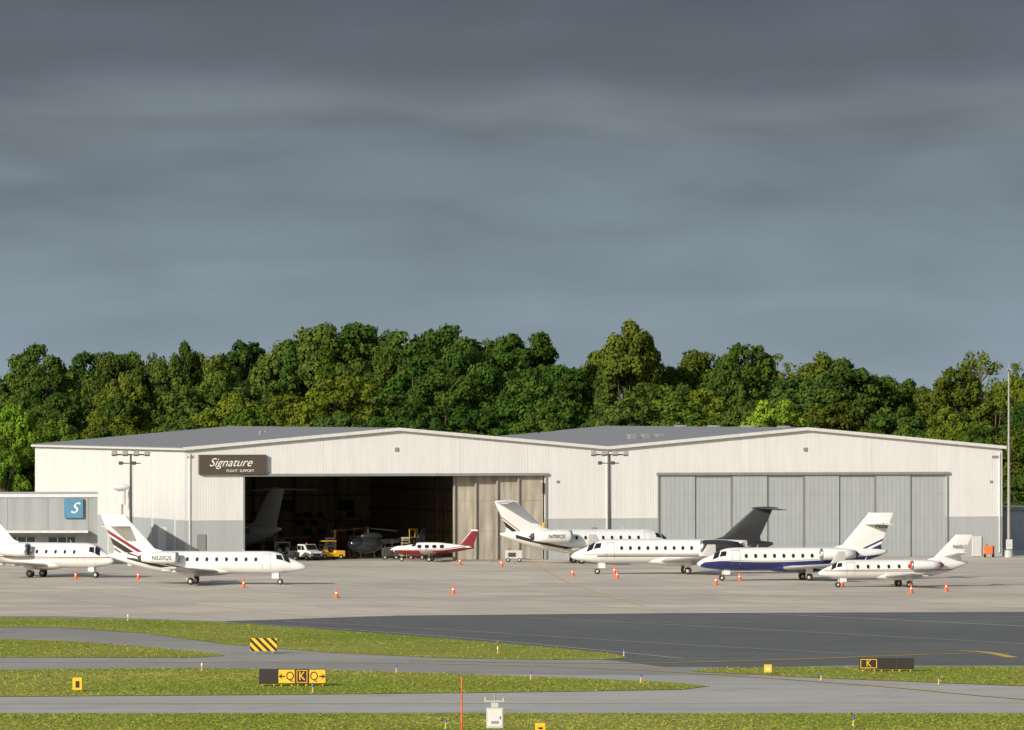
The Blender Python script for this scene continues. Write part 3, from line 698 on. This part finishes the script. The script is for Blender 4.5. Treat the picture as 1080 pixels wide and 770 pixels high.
# ---------------------------------------------------------------- airfield signs
def sgn(px0,px1,py0,py1,panels,yaw=0):
    X,Y=G(px0,py1); s=F/Y; w=(px1-px0)/s; h=(py1-py0)/s
    e=empty('airfield_sign',(X,Y,.03),math.radians(yaw)); tot=sum(p[0] for p in panels); x=0
    for i,(fr,bg,fg,tx) in enumerate(panels):
        pw=w*fr/tot
        box('cabinet',(x+.01,x+pw-.01,-.12,.12,.14,h),MBLK,e,.015); 
        if bg is not MBLK: box('face',(x+.04,x+pw-.04,-.14,-.124,.18,h-.04),bg,e)
        zc=.14+(h-.14)*.5
        if tx:
            L_=tx.strip('<>'); cx=x+pw/2+(.2 if tx[0]=='<' else (-.2 if tx[-1]=='>' else 0))
            text('legend',L_,h*.72,fg,e,(cx,-.15,zc),(1,0,0),(0,0,1),0,.85)
            if tx!=L_:
                s1=-1 if tx[0]=='<' else 1; ax=x+pw/2-s1*-.27
                prism('arrow',[(ax-s1*.17,zc-.04),(ax-s1*.17,zc+.04),(ax+s1*.03,zc+.04),(ax+s1*.0,zc+.17),(ax+s1*.2,zc),(ax+s1*.0,zc-.17),(ax+s1*.03,zc-.04)],-.15,-.143,fg,e)
        if tx in('K',):
            t=.04
            for bb in ((x+.08,x+pw-.08,-.145,-.141,.2,.2+t),(x+.08,x+pw-.08,-.145,-.141,h-.06-t,h-.06),(x+.08,x+.08+t,-.145,-.141,.2+t,h-.06-t),(x+pw-.08-t,x+pw-.08,-.145,-.141,.2+t,h-.06-t)): box('border',bb,MYEL,e)
        for xx in (x+pw*.2,x+pw*.8): tube('leg',(xx,0,0),(xx,0,.14),.04,.04,MYEL,e,8)
        x+=pw
sgn(273,344,706,724,[(20,MBLK,MYEL,''),(18,MYEL,MBLK,'<Q'),(14,MBLK,MYEL,'K'),(18,MYEL,MBLK,'Q>')])
sgn(906,964,694.5,708.5,[(20,MBLK,MYEL,'K'),(19,MBLK,MYEL,''),(19,MBLK,MYEL,'')])
mst,nt,b=new_mat('hazard_stripes'); o=objco(nt); s=N(nt,'ShaderNodeSeparateXYZ'); nt.links.new(o,s.inputs[0])
t=M(nt,'FRACT',M(nt,'DIVIDE',M(nt,'ADD',s.outputs[0],s.outputs[2]),.52))
nt.links.new(mixc(nt,M(nt,'GREATER_THAN',t,.5),(.8,.45,.01),(.015,.015,.015)),b.inputs['Base Color'])
X,Y=G(264,689.5); sY=F/Y; e=empty('hazard_barricade',(X,Y,.03)); w=28/sY;h=16/sY
box('board',(0,w,-.06,.0,.15,h),mst,e); 
for xx in (.3,w-.3): box('post',(xx-.05,xx+.05,.003,.09,0,h-.05),MSTEEL,e)
box('brace',(.1,w-.1,.003,.05,h*.5,h*.5+.08),MSTEEL,e)
def marker(px,py,w,z0,z1,pl):
    X,Y=G(px,py); e=empty('marker_box',(X,Y,.0)); box('cabinet',(-w,w,-.18,.18,z0,z1),MYEL,e,.04); box('plate',(-.11,.11,-.20,-.183,z0+.15,z1-.2),pl,e)
    for x in (-w*.6,w*.6): tube('leg',(x,0,0),(x,0,z0),.04,.04,MSTEEL,e,6)
marker(82,730,.28,.12,.85,MBLK); marker(810,711,.24,.1,.6,MWHT); marker(570,774,.26,.1,.55,MBLK)
def edgelight(px,py,m=MBLEN):
    X,Y=G(px,py); e=empty('taxiway_edge_light',(X,Y,.03))
    tube('stem',(0,0,0),(0,0,.32),.035,.03,MYEL,e,8); revolve('lens',[(.32,.055),(.42,.055),(.48,.03),(.5,.001)],m,e,n=10,axis='z'); tube('collar',(0,0,0),(0,0,.05),.1,.09,MSTEEL,e,10)
for p in [(213,708),(525,690),(658,692),(418,710),(560,717),(676,720),(866,718),(990,722),(470,769),(900,766),(135,655),(330,731)]:
    edgelight(*p,m=MWHT if p[0]%2 else MBLEN)
X,Y=G(487,790); e=empty('marker_pole',(X,Y,0)); tube('base',(0,0,0),(0,0,.1),.14,.12,MCAB,e); 
zt=Zp(713,Y); MPR=simple('pole_red',(.6,.07,.03),.5)
for i in range(6): 
    a=.1+(zt-.1)*i/6; b_=.1+(zt-.1)*(i+1)/6; tube('pole_section',(0,0,a),(0,0,b_),.055-.004*i,.051-.004*i,MORG if i%3!=1 else MPR,e,10)
X,Y=G(522,784); e=empty('instrument_cabinet',(X,Y,0)); s=Y/F
box('cabinet',(-9*s,9*s,-.2,.2,16*s,38*s),MCAB,e,.03); box('door_panel',(-7.5*s,7.5*s,-.22,-.203,18*s,36*s),MTRIM,e,.01); box('vent',(-4*s,4*s,-.235,-.222,21*s,24*s),MSTEEL,e); box('latch',(5*s,6*s,-.24,-.222,26*s,29*s),MDARK,e)
for x in (-7,7): tube('leg',(x*s,0,0),(x*s,0,16*s),.03,.03,MSTEEL,e,8)
box('upper_box',(-4*s,4*s,-.12,.12,38.1*s,43*s),MCAB,e,.02); tube('riser',(0,0,43*s),(0,0,52*s),.03,.03,MSTEEL,e,8); box('sensor_arm',(-11*s,10*s,-.03,.03,44*s,45.2*s),MCAB,e); tube('sensor',(-10*s,0,45.4*s),(-10*s,0,49*s),.05,.05,MCAB,e,8); tube('sensor',(9*s,0,45.4*s),(9*s,0,48*s),.05,.04,MCAB,e,8)
# ---------------------------------------------------------------- grass tufts
def inpoly(x,y,poly):
    ins=np.zeros(len(x),bool); n=len(poly); j=n-1
    for i in range(n):
        xi,yi=poly[i];xj,yj=poly[j]
        c=((yi>y)!=(yj>y))&(x<(xj-xi)*(y-yi)/(yj-yi+1e-12)+xi); ins^=c; j=i
    return ins
def tufts():
    P=[]
    for k,poly,dens in (('a',GI['a'],12000),('b',GI['b'],6000),('c',GI['c'],20000),('d',GI['d'],13000),('g',[G(-60,752.8),G(1140,752.8),G(1140,790),G(-60,790)],20000)):
        a=np.array(poly); x0=max(a[:,0].min(),-60);x1=min(a[:,0].max(),60);y0,y1=a[:,1].min(),a[:,1].max()
        x=rng.uniform(x0,x1,dens);y=rng.uniform(y0,y1,dens); m=inpoly(x,y,poly); P.append(np.stack([x[m],y[m]],1))
    P=np.concatenate(P); n=len(P)
    a=rng.normal(.3,.7,n); w=rng.uniform(.04,.10,n); h=rng.uniform(.025,.075,n)*np.where(rng.random(n)<.03,2.0,1)
    lean=rng.normal(0,.06,(n,2)); lean[:,1]+=.05
    v=np.zeros((n,3,3)); v[:,0,:2]=P-np.stack([np.cos(a)*w,np.sin(a)*w],1); v[:,1,:2]=P+np.stack([np.cos(a)*w,np.sin(a)*w],1); v[:,2,:2]=P+lean
    v[:,:2,2]=.03; v[:,2,2]=.03+h
    me=bpy.data.meshes.new('grass_tufts'); me.vertices.add(3*n); me.vertices.foreach_set('co',v.ravel())
    me.loops.add(3*n); me.loops.foreach_set('vertex_index',np.arange(3*n)); me.polygons.add(n); me.polygons.foreach_set('loop_start',np.arange(n)*3); me.polygons.foreach_set('loop_total',np.full(n,3))
    me.update(); me.materials.append(MTUFT); link(bpy.data.objects.new('grass_tufts',me))
tufts()
# ---------------------------------------------------------------- trees
def leafmat():
    m,nt,b=new_mat('foliage'); nt.nodes.remove(b)
    at=N(nt,'ShaderNodeAttribute'); at.attribute_name='tone'
    oi=N(nt,'ShaderNodeObjectInfo')
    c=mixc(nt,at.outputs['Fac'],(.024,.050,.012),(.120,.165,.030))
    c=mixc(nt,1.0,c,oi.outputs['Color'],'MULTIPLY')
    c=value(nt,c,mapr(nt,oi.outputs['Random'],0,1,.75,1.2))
    d=N(nt,'ShaderNodeBsdfDiffuse'); t=N(nt,'ShaderNodeBsdfTranslucent'); mx=N(nt,'ShaderNodeMixShader'); mx.inputs[0].default_value=.2
    nt.links.new(c,d.inputs[0]); nt.links.new(c,t.inputs[0]); nt.links.new(d.outputs[0],mx.inputs[1]); nt.links.new(t.outputs[0],mx.inputs[2])
    nt.links.new(mx.outputs[0],nt.nodes['Material Output'].inputs[0]); return m
MLEAF=leafmat(); MBARK=simple('bark',(.10,.08,.06),.9,0,.3,3)
def treemesh(seed,kind):
    r=np.random.default_rng(seed); Ht=20.0
    V=[];tones=[]
    tv=[];tf=[]
    def seg(p0,p1,r0,r1,n=6):
        p0=Vector(p0);p1=Vector(p1);d=(p1-p0).normalized();a=d.orthogonal().normalized();b=d.cross(a);k=len(tv)
        for p,rr in ((p0,r0),(p1,r1)):
            for i in range(n): t=2*math.pi*i/n; tv.append(tuple(p+a*math.cos(t)*rr+b*math.sin(t)*rr))
        for i in range(n): tf.append((k+i,k+(i+1)%n,k+n+(i+1)%n,k+n+i))
    lob=[]
    if kind=='pine':
        seg((0,0,0),(0,0,Ht*.97),.35,.05)
        for i in range(95):
            z=Ht*(.25+.74*(i+.5)/95); rad=(1-(z/Ht)**1.6)*4.2+.25; th=r.uniform(0,6.28); rr=rad*r.uniform(.15,.9)
            lob.append((rr*math.cos(th),rr*math.sin(th),z-rr*.1,.45+rad*.22)); seg((0,0,z),(rr*math.cos(th),rr*math.sin(th),z-rr*.1),.07,.03,4)
        R=4
    else:
        R=r.uniform(5.8,6.6); seg((0,0,0),(.2,.1,Ht*.45),.42,.28,8); seg((.2,.1,Ht*.45),(0,.3,Ht*.85),.28,.08)
        nb=int(r.integers(7,10)); boughs=[]
        for i in range(nb):
            th=6.28*i/nb+r.uniform(-.4,.4); q=r.uniform(.38,.66); boughs.append((R*q*math.cos(th),R*q*math.sin(th),Ht*r.uniform(.50,.76),R*r.uniform(.32,.48)))
        boughs.append((r.uniform(-1,1),r.uniform(-1,1),Ht-R*.52,R*.52)); boughs.append((r.uniform(-2,2),r.uniform(-2,2),Ht-R*.85,R*.66)); boughs.append((0,0,Ht*.5,R*.7))
        for (bx,by,bz,br_) in boughs:
            seg((.1,.1,max(Ht*.28,bz*.55)),(bx,by,bz),.18,.07,5)
            for k in range(int(11+br_*2.6)):
                d=r.normal(size=3); d[2]=abs(d[2])*.9-.25; d/=np.linalg.norm(d); lr=r.uniform(.6,1.3)*(1 if kind=='oak' else .8)
                q=(br_-lr*.5)*r.uniform(.86,1.0)
                c=(bx+d[0]*q,by+d[1]*q,bz+d[2]*q*.85); lob.append((*c,lr))
                if kind=='sparse' or k%4==0: seg((bx,by,bz-br_*.3),c,.06,.025,4)
    dens={'oak':1.0,'sparse':.42,'pine':1.5}[kind]; size={'oak':.23,'sparse':.20,'pine':.20}[kind]
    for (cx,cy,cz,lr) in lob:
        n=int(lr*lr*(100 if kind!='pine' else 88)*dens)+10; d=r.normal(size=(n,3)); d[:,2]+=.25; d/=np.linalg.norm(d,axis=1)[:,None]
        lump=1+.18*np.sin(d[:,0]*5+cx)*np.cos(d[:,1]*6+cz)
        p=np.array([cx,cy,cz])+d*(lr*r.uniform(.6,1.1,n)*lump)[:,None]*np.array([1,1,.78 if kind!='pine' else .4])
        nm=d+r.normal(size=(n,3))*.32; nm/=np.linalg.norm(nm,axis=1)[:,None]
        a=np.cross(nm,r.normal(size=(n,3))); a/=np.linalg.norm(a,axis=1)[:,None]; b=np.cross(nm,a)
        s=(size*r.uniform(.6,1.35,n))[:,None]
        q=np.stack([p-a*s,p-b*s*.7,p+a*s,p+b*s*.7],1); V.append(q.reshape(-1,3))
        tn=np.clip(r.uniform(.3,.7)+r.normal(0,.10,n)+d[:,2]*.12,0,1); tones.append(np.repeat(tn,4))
    V=np.concatenate(V); T=np.concatenate(tones); nt_=len(tv); nq=len(V)//4
    allv=np.concatenate([np.array(tv),V]); 
    li=np.concatenate([np.array(tf).ravel(),np.arange(nq*4)+nt_]); npoly=len(tf)+nq
    me=bpy.data.meshes.new('tree_'+kind); me.vertices.add(len(allv)); me.vertices.foreach_set('co',allv.ravel())
    me.loops.add(len(li)); me.loops.foreach_set('vertex_index',li); me.polygons.add(npoly)
    me.polygons.foreach_set('loop_start',np.arange(npoly)*4); me.polygons.foreach_set('loop_total',np.full(npoly,4))
    me.materials.append(MBARK); me.materials.append(MLEAF)
    me.polygons.foreach_set('material_index',np.concatenate([np.zeros(len(tf),int),np.ones(nq,int)]))
    me.update(); at=me.attributes.new('tone','FLOAT','POINT'); at.data.foreach_set('value',np.concatenate([np.zeros(nt_),T]))
    return me,R,nq
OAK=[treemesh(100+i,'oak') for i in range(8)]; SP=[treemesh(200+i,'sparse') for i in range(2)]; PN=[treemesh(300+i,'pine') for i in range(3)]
print('leaves',[t[2] for t in OAK+SP+PN])
TL=empty('tree_line',(0,0,0))
def tree(px,pyt,D,wpx,kind='oak',c=(1,1,1)):
    X=(px-540)*D/F; z=Zp(pyt,D)
    me,R,_=random.choice({'oak':OAK,'sparse':SP,'pine':PN}[kind])
    o=bpy.data.objects.new('tree',me); link(o,TL); o.location=(X,D,0); wr=wpx*D/F/2/R
    o.scale=(wr,wr,z/20.3); o.rotation_euler=(0,0,random.uniform(0,6.28)); o.color=(*c,1)
sky=[(-160,372,95),(-90,365,100),(-30,385,80),(8,400,60),(45,354,90),(92,364,70),(130,362,60),(165,365,60),(192,356,50),(222,362,70),(262,352,85),(310,342,95),(352,333,90),(392,330,105),(436,336,100),(482,333,105),(522,346,80),(552,340,95),(592,376,60),(618,376,60),(660,333,76),(684,358,44),(716,378,60),(745,360,80),(785,355,90),(822,364,80),(858,368,70),(895,376,70),(930,386,60),(965,402,60),(998,392,45),(1035,362,80),(1078,374,70),(1130,360,95),(1200,370,100),(1270,365,100)]
greens=[(1,1,1),(1.2,1.08,.85),(.78,.92,.95),(1.35,1.2,.75),(.62,.82,.9),(.95,1.1,.85)]
for (px,py,w) in sky:
    kind='oak'
    if px in (1035,1078,165,822): kind='sparse'
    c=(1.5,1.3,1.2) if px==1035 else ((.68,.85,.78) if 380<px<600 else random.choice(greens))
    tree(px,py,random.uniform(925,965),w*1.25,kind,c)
def skyY(px):
    xs=[s[0] for s in sky]; ys=[s[1] for s in sky]; return float(np.interp(px,xs,ys))
for row,(D,off,step,wd) in enumerate([(905,16,62,95),(878,34,66,100),(850,54,68,95),(822,74,70,92),(798,90,66,80)]):
    px=-220+row*17
    while px<1320:
        k='pine' if random.random()<.08 else 'oak'
        y=skyY(px)*.65+.35*362+off+random.uniform(-16,14)
        c=random.choice(greens)
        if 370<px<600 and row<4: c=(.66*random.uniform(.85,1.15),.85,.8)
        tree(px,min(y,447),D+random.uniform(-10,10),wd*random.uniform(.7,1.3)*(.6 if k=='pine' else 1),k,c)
        px+=step*random.uniform(.65,1.3)
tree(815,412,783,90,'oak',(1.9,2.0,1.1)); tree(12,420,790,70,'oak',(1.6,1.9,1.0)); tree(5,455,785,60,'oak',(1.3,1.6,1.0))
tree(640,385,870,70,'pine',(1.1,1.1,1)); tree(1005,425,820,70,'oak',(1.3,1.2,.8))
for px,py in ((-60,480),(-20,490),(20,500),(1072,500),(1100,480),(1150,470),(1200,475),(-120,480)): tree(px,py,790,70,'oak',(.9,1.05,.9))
# ---------------------------------------------------------------- light + sky
el=math.radians(21); az=Vector((-.62,-.785,0)).normalized()
S=Vector((az.x*math.cos(el),az.y*math.cos(el),math.sin(el)))
sd=bpy.data.lights.new('sun','SUN'); sd.energy=5.0; sd.angle=math.radians(.5); sd.color=(1,.915,.76)
so=bpy.data.objects.new('sun',sd); link(so); so.rotation_euler=S.to_track_quat('Z','Y').to_euler(); so.location=(-50,-50,200)
w=bpy.data.worlds.new('World'); sc.world=w; w.use_nodes=True; nt=w.node_tree; bg=nt.nodes['Background']
bg.inputs['Strength'].default_value=.1
skt=N(nt,'ShaderNodeTexSky'); skt.sky_type='NISHITA'; skt.sun_disc=False; skt.sun_elevation=el; skt.sun_rotation=math.atan2(az.x,az.y)%(2*math.pi); skt.air_density=1.2; skt.dust_density=2
tc=N(nt,'ShaderNodeTexCoord').outputs['Generated']; sp=N(nt,'ShaderNodeSeparateXYZ'); nt.links.new(tc,sp.inputs[0])
def cloudn(scale,locn,det,ro):
    mp=N(nt,'ShaderNodeMapping'); nt.links.new(tc,mp.inputs[0]); mp.inputs['Scale'].default_value=scale; mp.inputs['Location'].default_value=locn
    n=N(nt,'ShaderNodeTexNoise'); nt.links.new(mp.outputs[0],n.inputs['Vector']); n.inputs['Scale'].default_value=1; n.inputs['Detail'].default_value=det; n.inputs['Roughness'].default_value=ro; n.inputs['Distortion'].default_value=.4
    return n.outputs['Fac']
n1=cloudn((30,30,110),(0,0,0),4,.45); n2=cloudn((10,10,36),(3,1,2),4,.5); n3=cloudn((20,20,105),(9,4,5),3,.45)
zz=M(nt,'ADD',sp.outputs[2],M(nt,'MULTIPLY',M(nt,'SUBTRACT',n2,.5),.020))
rp=N(nt,'ShaderNodeValToRGB'); nt.links.new(mapr(nt,zz,0,.075,0,1),rp.inputs[0]); rp.color_ramp.interpolation='EASE'; el_=rp.color_ramp.elements
stops=[(0,(.275,.345,.40)),(.20,(.232,.29,.335)),(.42,(.185,.232,.270)),(.58,(.182,.220,.252)),(.73,(.120,.142,.172)),(1,(.085,.102,.132))]
while len(el_)<len(stops): el_.new(.5)
for e_,(p,c) in zip(el_,stops): e_.position=p; e_.color=(*c,1)
cl=value(nt,rp.outputs[0],mapr(nt,n1,.3,.7,.92,1.08))
patch=M(nt,'MULTIPLY',mapr(nt,n3,.50,.68,0,.42),mapr(nt,sp.outputs[2],.016,.036,0,1))
cl=mixc(nt,patch,cl,(.112,.133,.16))
cl=mixc(nt,mapr(nt,sp.outputs[2],.10,.45,0,1),cl,(.22,.26,.31))
sca=N(nt,'ShaderNodeVectorMath'); sca.operation='SCALE'; nt.links.new(cl,sca.inputs[0]); sca.inputs['Scale'].default_value=10
fb=mapr(nt,sp.outputs[1],.25,-.5,0,1)
nt.links.new(mixc(nt,fb,sca.outputs[0],skt.outputs[0]),bg.inputs['Color'])
# ---------------------------------------------------------------- camera
cd=bpy.data.cameras.new('camera'); cd.sensor_width=36; cd.lens=F/1080*36; cd.clip_start=1; cd.clip_end=20000
co=bpy.data.objects.new('camera',cd); link(co); co.location=(0,0,H); co.rotation_euler=(math.pi/2+math.atan((YH-385)/F),0,0)
sc.camera=co
sc.view_settings.view_transform='Standard'; sc.view_settings.look='None'; sc.view_settings.exposure=0
print('LD',LD,'W',W,'A',Ax,Ay,'objs',len(bpy.data.objects))
